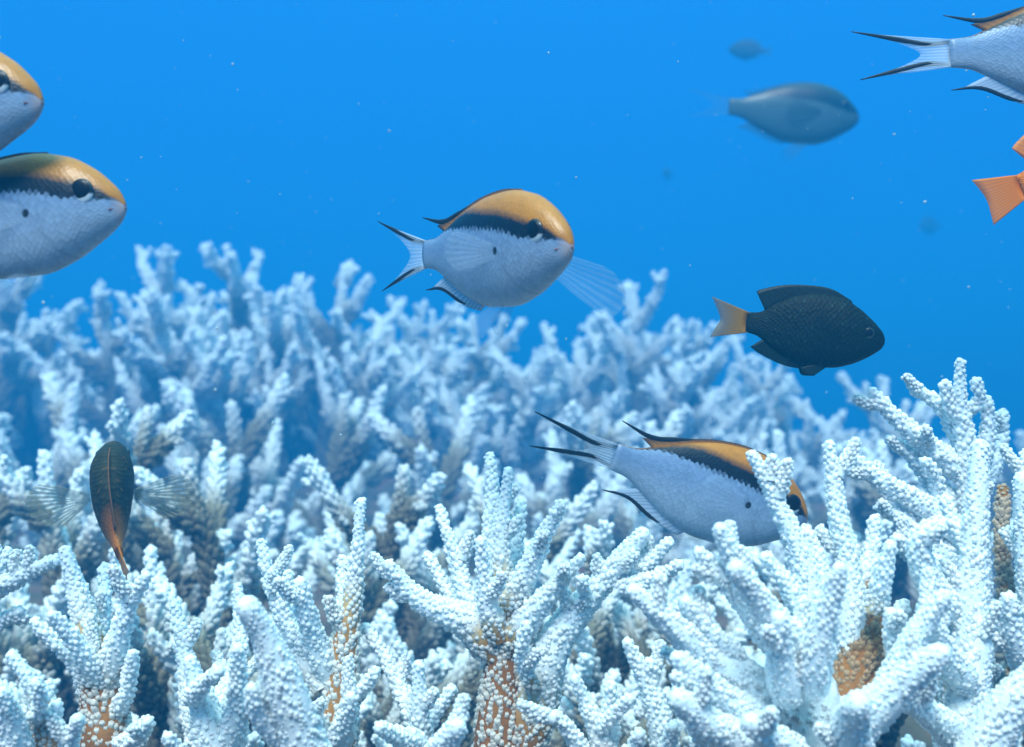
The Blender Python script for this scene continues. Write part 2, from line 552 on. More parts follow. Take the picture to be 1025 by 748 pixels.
near_colony('massive white coral with stubby blunt branches at lower right, orange hollow inside', [
    ([(815, 830), (806, 770), (795, 715), (790, 690)], .365, .36, 170, 96, .25, 1),
    ([(815, 650), (804, 570), (782, 508), (753, 456)], .36, .36, 46, 19, .0),
    ([(850, 660), (848, 573), (837, 508), (830, 446)], .37, .37, 46, 20, .0),
    ([(790, 660), (760, 610), (738, 565), (721, 530)], .34, .325, 46, 27, .0),
    ([(760, 620), (725, 578), (700, 554)], .34, .33, 38, 24, .0),
    ([(810, 680), (804, 652), (770, 608), (737, 570)], .335, .31, 52, 32, .0),
    ([(780, 715), (740, 682), (716, 665), (675, 628), (634, 592)], .345, .325, 62, 27, .0),
    ([(740, 660), (708, 630), (687, 603)], .34, .33, 34, 20, .0),
    ([(770, 725), (734, 705), (705, 680), (678, 659)], .335, .32, 48, 28, .0),
    ([(780, 770), (747, 745), (715, 718), (680, 700)], .325, .31, 54, 36, .0),
    ([(815, 690), (824, 640), (840, 570)], .325, .31, 46, 27, .0),
    ([(800, 610), (785, 580), (766, 558)], .35, .35, 30, 18, .0),
    ([(872, 612), (876, 595), (884, 570), (891, 546)], .358, .350, 34, 22, .5),
    ([(884, 705), (902, 668), (920, 632), (944, 598)], .335, .325, 46, 28, .1),
    ([(840, 740), (880, 705), (915, 675), (940, 655)], .33, .31, 62, 36, .0),
    ([(790, 700), (775, 660), (780, 620)], .33, .315, 50, 30, .0),
    ([(860, 590), (874, 550), (876, 520)], .375, .38, 32, 18, .1),
    ([(820, 600), (818, 560), (806, 530)], .365, .37, 30, 17, .0),
    ([(720, 740), (700, 725), (695, 712)], .335, .325, 40, 26, .0),
    ([(850, 700), (860, 660), (868, 625), (874, 590)], .366, .372, 62, 30, .95, 'living'),
    ([(915, 690), (898, 650), (892, 615)], .356, .352, 46, 26, .1),
    ([(885, 660), (893, 630), (905, 605)], .372, .38, 34, 22, .6),
    ([(800, 760), (770, 740), (752, 724)], .32, .305, 50, 34, .0),
    ([(855, 770), (850, 735), (858, 705)], .325, .305, 60, 40, .0),
])
near_colony('tall white branching coral rising highest at right, under the open blue water', [
    ([(972, 640), (970, 520), (968, 444), (964, 403), (961, 363)], .46, .45, 52, 17, .2, 1),
    ([(966, 480), (954, 465), (902, 420), (873, 392)], .455, .45, 36, 17, .0),
    ([(966, 450), (947, 416), (930, 400), (915, 391)], .46, .465, 28, 17, .0),
    ([(972, 490), (985, 437), (988, 400)], .46, .455, 32, 17, .0),
    ([(980, 490), (1001, 450), (1004, 413)], .47, .48, 28, 16, .0),
    ([(964, 425), (951, 405), (946, 384)], .455, .45, 20, 13, .0),
    ([(966, 415), (976, 398), (977, 382)], .455, .45, 20, 13, .0),
    ([(960, 540), (919, 507), (884, 486), (854, 458)], .45, .435, 44, 18, .0),
    ([(965, 520), (930, 480), (905, 455), (890, 440)], .46, .46, 32, 17, .0),
    ([(960, 560), (925, 545), (900, 520), (880, 508)], .45, .44, 36, 18, .0),
    ([(940, 505), (936, 480), (925, 462)], .45, .44, 24, 15, .0),
    ([(970, 600), (938, 570), (912, 556), (898, 540)], .45, .43, 40, 22, .1),
])
near_colony('stout upright white coral column at the right, standing before the tallest coral', [
    ([(955, 790), (965, 680), (975, 600), (978, 514), (981, 448)], .36, .37, 58, 28, .0, 1),
    ([(965, 620), (930, 580), (922, 545), (940, 524)], .37, .36, 44, 28, .1),
    ([(970, 690), (945, 650), (925, 610)], .36, .34, 44, 28, .0),
    ([(975, 560), (952, 530), (946, 500)], .37, .375, 30, 18, .0),
    ([(960, 740), (930, 712), (905, 700)], .35, .33, 46, 30, .1),
    
])
near_colony('white coral branches at the right edge behind a narrow brown gap', [
    ([(1065, 790), (1045, 650), (1032, 560), (1024, 482)], .385, .39, 60, 30, .2, 1),
    ([(1045, 560), (1032, 500), (1027, 454)], .40, .41, 34, 18, .1),
    ([(1045, 690), (1015, 640), (1010, 600)], .385, .37, 44, 26, .3),
    ([(1024, 690), (1008, 600), (1003, 545), (1004, 490)], .400, .415, 30, 16, .85, 'living'),
    ([(960, 800), (985, 745), (1012, 705), (1045, 672)], .33, .32, 66, 46, .0),
])

# ------------------------------------------------------------------ background corals: grown variants, copied
def grow_variant(seed, nstem, spread, nsub, H, slim=1.0, long=1.0, buds=(2, 6), brown=0.0):  # brown: carries the dark bases higher, painting deeper shade into the thicket
    """list of (stem mesh, [branchlet meshes]) of a bushy staghorn colony about H tall, foot at the origin"""
    global rng
    rng = np.random.default_rng(seed)
    out = []
    for i in range(nstem):
        a = i * 2.399963 + rng.uniform(-0.4, 0.4)
        lean = spread * math.sqrt((i + 0.3) / nstem)
        Ls = H * (rng.uniform(0.80, 1.0) if i else 1.10) * (1 - 0.12 * lean)
        out_d = np.array([math.cos(a), math.sin(a), 0])
        p0 = out_d * 0.012 * i ** 0.5
        d1 = nrm(out_d * math.sin(lean) + np.array([0, 0, math.cos(lean)]))
        d2 = nrm(d1 + np.array([0, 0, 0.45]) + rng.normal(0, 0.1, 3))
        c = np.array([p0, p0 + d1 * Ls * 0.5, p0 + d1 * Ls * 0.5 + d2 * Ls * 0.5])
        n = 22
        path = spline(c, n)
        path[0] = p0 * 0.6 - np.array([0, 0, 0.13])
        rb, rt = rng.uniform(0.0085, 0.0115), rng.uniform(0.0021, 0.0028) * slim
        rad = np.linspace(rb, rt, n)
        f = np.linspace(0, 1, n)
        pig_shade = 1.0 - sm(0.60 + 0.12 * brown, 0.98 + 0.06 * brown, f + rng.uniform(-0.08, 0.08))  # dark lower stem: unbleached base plus thicket shade put into the colour
        A = tube_arrays(path, rad, pig_shade, k=9)
        B = corallite_arrays(path, rad, pig_shade * 0.85, 0.0016, 0.0045, CUP_FAR, start=0.25, length=2.0)
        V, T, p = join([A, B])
        stem = tri_mesh('branch', V, T, {'pig_shade': p})
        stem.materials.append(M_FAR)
        subs = []
        t, u, v = frames(path)
        for k in range(nsub):
            g = 0.46 + 0.48 * (k + rng.uniform(0.1, 0.9)) / nsub
            ii = min(int(g * n), n - 2)
            an = k * 2.399963 + rng.uniform(-0.5, 0.5)
            dr = np.cos(an) * u[ii] + np.sin(an) * v[ii]
            ls = Ls * rng.uniform(0.26, 0.46) * long * (1.25 - 0.95 * (g - 0.46) / 0.5)
            ax = nrm(dr + t[ii] * rng.uniform(0.85, 1.35))
            ax2 = nrm(ax + np.array([0, 0, 0.28]) + rng.normal(0, 0.08, 3))
            q0 = path[ii] + dr * rad[ii] * 0.4
            cc = np.array([q0, q0 + ax * ls * 0.5, q0 + ax * ls * 0.5 + ax2 * ls * 0.5])
            pp = spline(cc, 10)
            rr = np.linspace(rng.uniform(0.0048, 0.0060) * slim ** 0.5, 0.0021 * slim, 10)
            pg = (0.35 + 0.25 * brown + (0.65 - 0.25 * brown) * pig_shade[ii]) * (1 - sm(0.10 + 0.12 * brown, 0.85 + 0.08 * brown, np.linspace(0, 1, 10)))  # branchlet bases darkened too, pigment and painted shade together
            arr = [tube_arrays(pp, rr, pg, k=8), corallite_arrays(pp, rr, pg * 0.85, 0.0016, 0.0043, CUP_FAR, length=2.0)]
            # buds
            t2, u2, v2 = frames(pp)
            for _ in range(rng.integers(*buds)):
                jj = int(rng.uniform(3, 9))
                a3 = rng.uniform(0, 6.28)
                d3 = nrm(np.cos(a3) * u2[jj] + np.sin(a3) * v2[jj] + t2[jj] * 0.9)
                l3 = rng.uniform(0.007, 0.013)
                p3 = np.linspace(0, 1, 5)[:, None] * d3 * l3 + pp[jj]
                r3 = np.linspace(0.0027, 0.0014, 5)
                z3 = np.full(5, pg[jj] * 0.5)
                arr.append(tube_arrays(p3, r3, z3, k=7))
                b3 = corallite_arrays(p3, r3, z3, 0.0014, 0.0040, CUP_FAR, start=0.3)
                if b3:
                    arr.append(b3)
            V, T, p = join([x for x in arr if x])
            me = tri_mesh('branchlet', V, T, {'pig_shade': p})
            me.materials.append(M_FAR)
            subs.append(me)
        out.append((stem, subs))
    return out


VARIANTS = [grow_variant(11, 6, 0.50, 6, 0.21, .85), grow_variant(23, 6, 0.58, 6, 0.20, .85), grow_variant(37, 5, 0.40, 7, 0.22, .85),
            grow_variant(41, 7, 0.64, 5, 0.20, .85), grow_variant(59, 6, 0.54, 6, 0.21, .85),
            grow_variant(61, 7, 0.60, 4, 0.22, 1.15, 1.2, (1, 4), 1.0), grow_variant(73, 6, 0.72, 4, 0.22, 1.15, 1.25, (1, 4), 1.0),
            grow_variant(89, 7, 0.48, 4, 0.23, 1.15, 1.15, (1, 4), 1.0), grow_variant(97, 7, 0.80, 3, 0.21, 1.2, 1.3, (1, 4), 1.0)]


VTOP = []        # highest tip of each variant
for v_ in VARIANTS:
    best = np.zeros(3)
    for stem, subs in v_:
        for me_ in [stem] + subs:
            co = np.empty(len(me_.vertices) * 3, np.float32)
            me_.vertices.foreach_get('co', co)
            co = co.reshape(-1, 3)
            k_ = co[:, 2].argmax()
            if co[k_, 2] > best[2]:
                best = co[k_].astype(float)
    VTOP.append(best)


def far_colony(px, top, d, var, rot, sc, label, group):
    """px, top: pixel of the highest tip; d: depth; sc: size"""
    tip = P(px, top, d)
    q = VTOP[var] * sc
    ca, sa = math.cos(rot), math.sin(rot)
    o = thing('staghorn_coral', label, 'coral', (tip[0] - (ca * q[0] - sa * q[1]), tip[1] - (sa * q[0] + ca * q[1]), tip[2] - q[2]), group)
    o.rotation_euler = (0, 0, rot)
    o.scale = (sc, sc, sc)
    for stem, subs in VARIANTS[var]:
        s = link('branch', stem, None, o)
        for sb in subs:
            link('branchlet', sb, None, s)
    return o


GF, GM, GN = 'corals along the hazy skyline', 'corals in the middle of the thicket', 'corals just behind the nearest ones'
FAR = [
    # skyline row
    (20, 262, 1.30, 0, 0.3, 1.55, 'hazy blue-white coral at the left edge, directly under the larger orange-backed fish', GF),
    (140, 246, 1.28, 2, 1.7, 1.45, 'hazy coral peak on the skyline, right of the left-hand fish belly', GF),
    (229, 244, 1.26, 0, 2.9, 1.45, 'star-topped hazy coral peak, second spire of the left skyline', GF),
    (352, 260, 1.27, 1, 0.9, 1.50, 'hazy coral on the skyline just left of the centre fish tail', GF),
    (425, 300, 1.32, 3, 4.0, 1.45, 'faint coral on the skyline directly below the centre fish tail', GF),
    (520, 318, 1.30, 4, 5.2, 1.45, 'faint hazy coral on the skyline below the belly fins of the centre fish', GF),
    (590, 316, 1.30, 1, 3.3, 1.45, 'faint hazy coral on the skyline right of the centre fish belly fins', GF),
    (664, 270, 1.22, 2, 4.6, 1.35, 'trident-topped hazy coral standing alone left of the black fish', GF),
    (735, 340, 1.28, 3, 1.1, 1.35, 'faint hazy coral right below the yellow tail of the black fish', GF),
    (845, 372, 1.20, 4, 2.2, 1.30, 'faint hazy coral just under the head of the black fish', GF),
    (905, 400, 1.05, 0, 5.6, 1.15, 'faint coral behind the tallest right-hand coral', GF),
    (78, 300, 1.34, 4, 5.1, 1.45, 'hazy coral low in the gap left of the first left spire', GF),
    (186, 284, 1.36, 3, 2.0, 1.45, 'faint coral low in the gap between the two left spires', GF),
    (292, 286, 1.34, 2, 5.8, 1.45, 'faint coral on the skyline right of the star-topped spire', GF),
    (472, 314, 1.36, 0, 1.4, 1.45, 'faint coral on the skyline right under the middle of the centre fish', GF),
    (630, 318, 1.36, 4, 3.9, 1.45, 'faint coral on the skyline left of the trident-topped coral', GF),
    (392, 296, 1.33, 2, 2.4, 1.50, 'faint coral on the skyline below the tail streaks of the centre fish', GF),
    (545, 322, 1.34, 3, 0.7, 1.50, 'faint coral on the skyline below the chin of the centre fish', GF),
    (255, 292, 1.36, 4, 3.4, 1.50, 'faint coral on the skyline close against the right side of the star-topped spire', GF),
    (700, 322, 1.36, 0, 4.3, 1.45, 'faint coral between the trident-topped coral and the black fish tail', GF),
    (790, 392, 1.30, 1, 1.8, 1.40, 'faint low coral straight below the middle of the black fish', GF),
    # middle
    (470, 395, 1.05, 2, 3.1, 1.25, 'blurred coral bush straight below the centre fish', GM),
    (55, 372, 1.06, 3, 0.5, 1.30, 'blurred coral bush at left, a hand below the larger left fish', GM),
    (165, 380, 1.08, 1, 2.5, 1.30, 'blurred coral bush at left, under the gap between the two left spires', GM),
    (285, 372, 1.06, 4, 4.4, 1.30, 'blurred coral bush left of centre, below the second left spire', GM),
    (385, 385, 1.02, 0, 1.2, 1.25, 'blurred coral bush below and left of the centre fish', GM),
    (575, 400, 1.02, 3, 0.2, 1.25, 'blurred coral bush above the tail of the lower fish', GM),
    (680, 410, 1.00, 1, 5.0, 1.20, 'blurred coral bush behind the back of the lower fish', GM),
    (775, 430, 0.96, 0, 2.0, 1.15, 'blurred coral bush between the black fish and the lower fish', GM),
    (880, 440, 0.80, 4, 0.8, 1.00, 'pale coral seen through the branches of the tallest right-hand coral', GM),
    # nearer
    (40, 450, 0.74, 1, 1.9, 1.05, 'pale coral bush at the left edge, left of the small brown fish', GN),
    (122, 398, 0.76, 2, 0.6, 1.02, 'pale upright coral right behind the small brown fish', GN),
    (215, 440, 0.76, 0, 3.7, 1.02, 'pale coral bush right of the small brown fish', GN),
    (310, 455, 0.76, 3, 5.5, 1.05, 'pale slanting coral branches behind the upright spike at left centre', GN),
    (470, 462, 0.80, 1, 0.1, 1.05, 'pale coral bush behind the top of the middle coral', GN),
    (600, 520, 0.62, 3, 3.0, 0.80, 'low pale coral under the lower fish, right of the middle coral', GN),
    (690, 560, 0.60, 0, 4.9, 0.80, 'low pale coral under the belly of the lower fish', GN),
    (150, 545, 0.56, 3, 1.0, 0.80, 'low pale coral beneath the fanned fins of the small brown fish', GN),
    (290, 600, 0.56, 1, 4.1, 0.75, 'low shaded coral between the blunt branches and the upright spike', GN),
    (400, 640, 0.55, 2, 5.9, 0.75, 'low shaded coral behind the finger beside the speckled trunk', GN),
    (560, 650, 0.54, 0, 0.4, 0.72, 'low shaded coral behind the cluster of short fingers', GN),
    (880, 520, 0.58, 2, 3.5, 0.80, 'pale coral packed behind the massive lower right coral', GN),
]
for a_ in FAR:
    k_ = 2.0 if a_[7] == GF else 1.55 if a_[7] == GM else 1.1     # the back of the thicket lies a little farther
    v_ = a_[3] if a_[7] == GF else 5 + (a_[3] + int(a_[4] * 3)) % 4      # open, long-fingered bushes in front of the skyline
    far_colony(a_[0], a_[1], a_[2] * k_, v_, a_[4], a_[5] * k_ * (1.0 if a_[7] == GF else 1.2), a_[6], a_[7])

# ------------------------------------------------------------------ fish materials
def math_node(N, L, op, a, b=None, clamp=False):
    n = N.new('ShaderNodeMath')
    n.operation = op
    n.use_clamp = clamp
    for i, x in enumerate((a, b)):
        if x is None:
            continue
        if isinstance(x, (int, float)):
            n.inputs[i].default_value = x
        else:
            L.new(x, n.inputs[i])
    return n.outputs[0]


def scale_cells(N, L, su=58.0, sv=21.0):
    """diamond fish scales in the body map: returns u, v at the cell centre, true u, v and distance in the cell"""
    uvn = N.new('ShaderNodeUVMap')
    uvn.uv_map = 'map'
    mp = N.new('ShaderNodeMapping')
    mp.vector_type = 'POINT'
    mp.inputs['Scale'].default_value = (su, sv, 1)
    L.new(uvn.outputs[0], mp.inputs['Vector'])
    mp2 = N.new('ShaderNodeMapping')
    mp2.inputs['Rotation'].default_value = (0, 0, R(45))
    L.new(mp.outputs[0], mp2.inputs['Vector'])
    vo = N.new('ShaderNodeTexVoronoi')
    vo.voronoi_dimensions = '2D'
    vo.inputs['Scale'].default_value = 1.0
    vo.inputs['Randomness'].default_value = 0.45
    L.new(mp2.outputs[0], vo.inputs['Vector'])
    mb = N.new('ShaderNodeMapping')
    mb.inputs['Rotation'].default_value = (0, 0, R(-45))
    L.new(vo.outputs['Position'], mb.inputs['Vector'])
    mb2 = N.new('ShaderNodeMapping')
    mb2.inputs['Scale'].default_value = (1 / su, 1 / sv, 1)
    L.new(mb.outputs[0], mb2.inputs['Vector'])
    c = N.new('ShaderNodeSeparateXYZ')
    L.new(mb2.outputs[0], c.inputs[0])
    t = N.new('ShaderNodeSeparateXYZ')
    L.new(uvn.outputs[0], t.inputs[0])
    return c.outputs[0], c.outputs[1], t.outputs[0], t.outputs[1], vo.outputs['Distance'], vo.outputs['Color']


def curve_of(N, L, x, pts):
    """piecewise function of x in 0..1 giving a value in 0..1"""
    fc = N.new('ShaderNodeFloatCurve')
    cv = fc.mapping.curves[0]
    cv.points[0].location = pts[0]
    cv.points[1].location = pts[-1]
    for p in pts[1:-1]:
        cv.points.new(*p)
    for p in cv.points:
        p.handle_type = 'AUTO_CLAMPED'
    fc.mapping.update()
    L.new(x, fc.inputs['Value'])
    return fc.outputs[0]


def mix_rgb(N, L, fac, a, b, blend='MIX'):
    n = N.new('ShaderNodeMix')
    n.data_type = 'RGBA'
    n.blend_type = blend
    for k, x in (('Factor', fac), ('A', a), ('B', b)):
        if isinstance(x, (int, float)):
            n.inputs[k].default_value = x
        elif isinstance(x, tuple):
            n.inputs[k].default_value = (*x, 1)
        else:
            L.new(x, n.inputs[k])
    return n.outputs['Result']


def step_soft(N, L, x, edge, soft):
    """0 below edge, 1 above, both may be sockets"""
    d = math_node(N, L, 'SUBTRACT', x, edge)
    d = math_node(N, L, 'DIVIDE', d, soft)
    return math_node(N, L, 'ADD', d, 0.5, clamp=True)


def banded_material(name, back=(0.37, 0.135, 0.0), dark=(0.004, 0.004, 0.005), flank=(0.18, 0.275, 0.42), belly=(0.34, 0.43, 0.53), nose=(0.42, 0.30, 0.28)):
    m, N, L, b = new_mat(name)
    cu, cv_, tu, tv, dist, rnd = scale_cells(N, L)
    # band edges as height in the body map (0 belly line .. 1 back line)
    lo = curve_of(N, L, cu, [(0.0, 0.99), (0.16, 0.95), (0.30, 0.81), (0.5, 0.70), (0.7, 0.63), (0.84, 0.56), (0.90, 0.56), (1.0, 0.70)])
    hi = curve_of(N, L, tu, [(0.0, 1.0), (0.22, 1.0), (0.34, 0.965), (0.5, 0.865), (0.7, 0.79), (0.84, 0.74), (0.92, 0.745), (0.97, 0.69), (1.0, 0.68)])
    nzn = N.new('ShaderNodeTexNoise')
    nzn.inputs['Scale'].default_value = 30
    uvn = N.new('ShaderNodeUVMap')
    uvn.uv_map = 'map'
    L.new(uvn.outputs[0], nzn.inputs['Vector'])
    hin = math_node(N, L, 'MULTIPLY_ADD', nzn.outputs['Fac'], 0.05)
    N[-1].inputs[2].default_value = -0.025
    hi2 = math_node(N, L, 'ADD', hi, hin)
    is_dark = step_soft(N, L, cv_, lo, 0.035)
    is_back = step_soft(N, L, tv, hi2, 0.085)
    blt = step_soft(N, L, tv, 0.32, 0.5)
    fl = mix_rgb(N, L, blt, belly, flank)
    # slightly different tone scale by scale, dark scale rims
    bw = N.new('ShaderNodeRGBToBW')
    L.new(rnd, bw.inputs[0])
    tone = math_node(N, L, 'MULTIPLY_ADD', bw.outputs[0], 0.22)
    N[-1].inputs[2].default_value = 0.82
    rim = step_soft(N, L, dist, 0.52, 0.2)
    rim = math_node(N, L, 'MULTIPLY', rim, 0.10)
    shade = math_node(N, L, 'SUBTRACT', tone, rim)
    cmb = N.new('ShaderNodeCombineColor')
    for k in range(3):
        L.new(shade, cmb.inputs[k])
    fl = mix_rgb(N, L, 1.0, fl, cmb.outputs[0], 'MULTIPLY')
    # rosy lips and snout
    sn = step_soft(N, L, tu, 0.975, 0.03)
    fl = mix_rgb(N, L, math_node(N, L, 'MULTIPLY', sn, 0.7), fl, nose)
    bk = mix_rgb(N, L, nzn.outputs['Fac'], back, tuple(min(1, x * 1.35) for x in back))
    bk = mix_rgb(N, L, 0.5, bk, cmb.outputs[0], 'MULTIPLY')
    c = mix_rgb(N, L, is_dark, fl, dark)
    c = mix_rgb(N, L, is_back, c, bk)
    # black spot at the root of the side fin
    du = math_node(N, L, 'SUBTRACT', tu, 0.655)
    dv = math_node(N, L, 'SUBTRACT', tv, 0.475)
    du = math_node(N, L, 'MULTIPLY', du, 1.0 / 0.014)
    dv = math_node(N, L, 'MULTIPLY', dv, 1.0 / 0.034)
    rr = math_node(N, L, 'ADD', math_node(N, L, 'MULTIPLY', du, du), math_node(N, L, 'MULTIPLY', dv, dv))
    sp = step_soft(N, L, 1.0, rr, 0.6)
    c = mix_rgb(N, L, sp, c, (0.012, 0.012, 0.012))
    # faint line of the gill cover
    gl = curve_of(N, L, tv, [(0.0, 0.80), (0.2, 0.735), (0.45, 0.70), (0.65, 0.72), (0.8, 0.78), (1.0, 0.86)])
    gd = math_node(N, L, 'ABSOLUTE', math_node(N, L, 'SUBTRACT', tu, gl))
    g1 = step_soft(N, L, 0.008, gd, 0.008)
    c = mix_rgb(N, L, math_node(N, L, 'MULTIPLY', math_node(N, L, 'MULTIPLY', g1, 0.2), step_soft(N, L, 0.55, tv, 0.1)), c, (0.10, 0.14, 0.2))
    L.new(c, b.inputs['Base Color'])
    b.inputs['Roughness'].default_value = 0.38
    b.inputs['Specular IOR Level'].default_value = 0.4
    bp = N.new('ShaderNodeBump')
    bp.inputs['Strength'].default_value = 0.14
    bp.inputs['Distance'].default_value = 0.0006
    bp.invert = True
    L.new(dist, bp.inputs['Height'])
    L.new(bp.outputs[0], b.inputs['Normal'])
    return m


def plain_fish_material(name, top, low, spots=None, rear=None):
    m, N, L, b = new_mat(name)
    cu, cv_, tu, tv, dist, rnd = scale_cells(N, L, 40, 15)
    f = step_soft(N, L, tv, 0.5, 0.7)
    c = mix_rgb(N, L, f, low, top)
    bw = N.new('ShaderNodeRGBToBW')
    L.new(rnd, bw.inputs[0])
    tone = math_node(N, L, 'MULTIPLY_ADD', bw.outputs[0], 0.5)
    N[-1].inputs[2].default_value = 0.65
    rim = math_node(N, L, 'MULTIPLY', step_soft(N, L, dist, 0.5, 0.25), 0.35)
    sh = math_node(N, L, 'SUBTRACT', tone, rim)
    cmb = N.new('ShaderNodeCombineColor')
    for k in range(3):
        L.new(sh, cmb.inputs[k])
    c = mix_rgb(N, L, 1.0, c, cmb.outputs[0], 'MULTIPLY')
    if spots:
        # a few pale scales
        s1 = step_soft(N, L, bw.outputs[0], 0.80, 0.02)
        s2 = step_soft(N, L, 0.28, dist, 0.1)
        c = mix_rgb(N, L, math_node(N, L, 'MULTIPLY', s1, s2), c, spots)
    if rear:
        c = mix_rgb(N, L, step_soft(N, L, 0.17, tu, 0.22), c, rear)
    L.new(c, b.inputs['Base Color'])
    b.inputs['Roughness'].default_value = 0.6
    b.inputs['Specular IOR Level'].default_value = 0.12
    bp = N.new('ShaderNodeBump')
    bp.inputs['Strength'].default_value = 0.5
    bp.inputs['Distance'].default_value = 0.0006
    bp.invert = True
    L.new(dist, bp.inputs['Height'])
    L.new(bp.outputs[0], b.inputs['Normal'])
    return m


def fin_material(name, col, alpha=0.5, ray=0.5, tip=None, tip_alpha=None, nray=16.0):
    """thin fin: fin rays run outward, u along the fin root, v from root to edge"""
    m, N, L, b = new_mat(name)
    uvn = N.new('ShaderNodeUVMap')
    uvn.uv_map = 'map'
    s = N.new('ShaderNodeSeparateXYZ')
    L.new(uvn.outputs[0], s.inputs[0])
    w = math_node(N, L, 'SINE', math_node(N, L, 'MULTIPLY', s.outputs[0], nray * 6.283))
    w = math_node(N, L, 'MULTIPLY_ADD', w, 0.5)
    N[-1].inputs[2].default_value = 0.5
    a = math_node(N, L, 'MULTIPLY_ADD', w, ray)
    N[-1].inputs[2].default_value = alpha
    if tip_alpha is not None:
        fd = math_node(N, L, 'SUBTRACT', 1.0, math_node(N, L, 'MULTIPLY', s.outputs[1], 1 - tip_alpha))
        a = math_node(N, L, 'MULTIPLY', a, fd)
    a = math_node(N, L, 'MINIMUM', a, 1.0)
    L.new(a, b.inputs['Alpha'])
    if tip:
        c = mix_rgb(N, L, s.outputs[1], col, tip)
        L.new(c, b.inputs['Base Color'])
    else:
        b.inputs['Base Color'].default_value = (*col, 1)
    b.inputs['Roughness'].default_value = 0.5
    b.inputs['Specular IOR Level'].default_value = 0.2
    return m


def flat_material(name, col, rough=0.5, spec=0.3):
    m, N, L, b = new_mat(name)
    nz = N.new('ShaderNodeTexNoise')
    nz.inputs['Scale'].default_value = 300
    tcn = N.new('ShaderNodeTexCoord')
    L.new(tcn.outputs['Object'], nz.inputs['Vector'])
    c = mix_rgb(N, L, nz.outputs['Fac'], tuple(x * 0.75 for x in col), tuple(min(1, x * 1.25) for x in col))
    L.new(c, b.inputs['Base Color'])
    b.inputs['Roughness'].default_value = rough
    b.inputs['Specular IOR Level'].default_value = spec
    return m


def iris_material():
    m, N, L, b = new_mat('eye_iris')
    tcn = N.new('ShaderNodeTexCoord')
    s = N.new('ShaderNodeSeparateXYZ')
    L.new(tcn.outputs['Generated'], s.inputs[0])
    r_ = ramp(N, [(0.34, (0.52, 0.58, 0.62)), (0.42, (0.01, 0.01, 0.012))])
    L.new(s.outputs['Z'], r_.inputs[0])
    L.new(r_.outputs[0], b.inputs['Base Color'])
    b.inputs['Roughness'].default_value = 0.25
    return m


M_BANDED = banded_material('fish_banded_skin')
M_DULL = banded_material('fish_dull_skin', back=(0.004, 0.012, 0.008), dark=(0.002, 0.006, 0.004), flank=(0.05, 0.09, 0.085), belly=(0.06, 0.11, 0.11), nose=(0.03, 0.05, 0.05))
M_BLACKFISH = plain_fish_material('fish_black_skin', (0.003, 0.010, 0.007), (0.004, 0.013, 0.009), spots=(0.012, 0.035, 0.03))
M_BROWN = plain_fish_material('fish_brown_skin', (0.030, 0.034, 0.014), (0.05, 0.05, 0.018), spots=(0.12, 0.06, 0.02), rear=(0.60, 0.17, 0.02))
M_ORANGE = plain_fish_material('fish_orange_skin', (0.75, 0.18, 0.0), (0.75, 0.21, 0.0))
M_FAINT = plain_fish_material('fish_faint_skin', (0.03, 0.05, 0.05), (0.05, 0.08, 0.08))
F_CLEAR = fin_material('fin_clear', (0.62, 0.72, 0.82), 0.30, 0.30, tip_alpha=0.45, nray=14)
F_BLUE = fin_material('fin_blue', (0.40, 0.50, 0.62), 0.6, 0.3, nray=14)
F_SPREAD = fin_material('fin_spread', (0.36, 0.54, 0.70), 0.07, 0.13, tip_alpha=0.9, nray=12)
F_VEIL = fin_material('fin_veil', (0.40, 0.52, 0.66), 0.07, 0.14, tip_alpha=0.8, nray=12)
F_BLACK = flat_material('fin_black', (0.008, 0.009, 0.011))
F_BACK = fin_material('fin_back', (0.48, 0.20, 0.03), 0.8, 0.2, tip=(0.03, 0.02, 0.015), nray=14)
F_DARK = fin_material('fin_dark', (0.004, 0.012, 0.009), 0.85, 0.2, nray=18)
F_YELLOW = fin_material('fin_yellow', (0.28, 0.125, 0.0), 0.8, 0.4, tip_alpha=0.4, tip=(0.20, 0.12, 0.005), nray=16)
F_ORANGE = fin_material('fin_orange', (0.72, 0.17, 0.0), 0.8, 0.25, tip_alpha=0.75, tip=(0.75, 0.22, 0.0), nray=14)
F_STRIPE = fin_material('fin_striped', (0.66, 0.64, 0.52), 0.05, 0.5, nray=15)
F_BROWN = fin_material('fin_brown', (0.05, 0.045, 0.015), 0.8, 0.2, tip=(0.20, 0.08, 0.02), nray=16)
F_GHOST = fin_material('fin_ghost', (0.10, 0.22, 0.30), 0.08, 0.15, tip_alpha=0.3, nray=14)
F_SMOKE = fin_material('fin_smoke', (0.006, 0.016, 0.013), 0.15, 0.3, tip_alpha=0.4, nray=14)
F_DULL = fin_material('fin_dull', (0.04, 0.08, 0.08), 0.25, 0.3, tip_alpha=0.5, nray=14)
M_PUPIL = flat_material('eye_pupil', (0.003, 0.003, 0.004), 0.35, 0.25)
M_IRIS = iris_material()
M_EYE_DARK = flat_material('eye_dark', (0.03, 0.05, 0.045), 0.3, 0.5)
M_MOUTH = flat_material('fish_mouth', (0.20, 0.10, 0.09), 0.6)


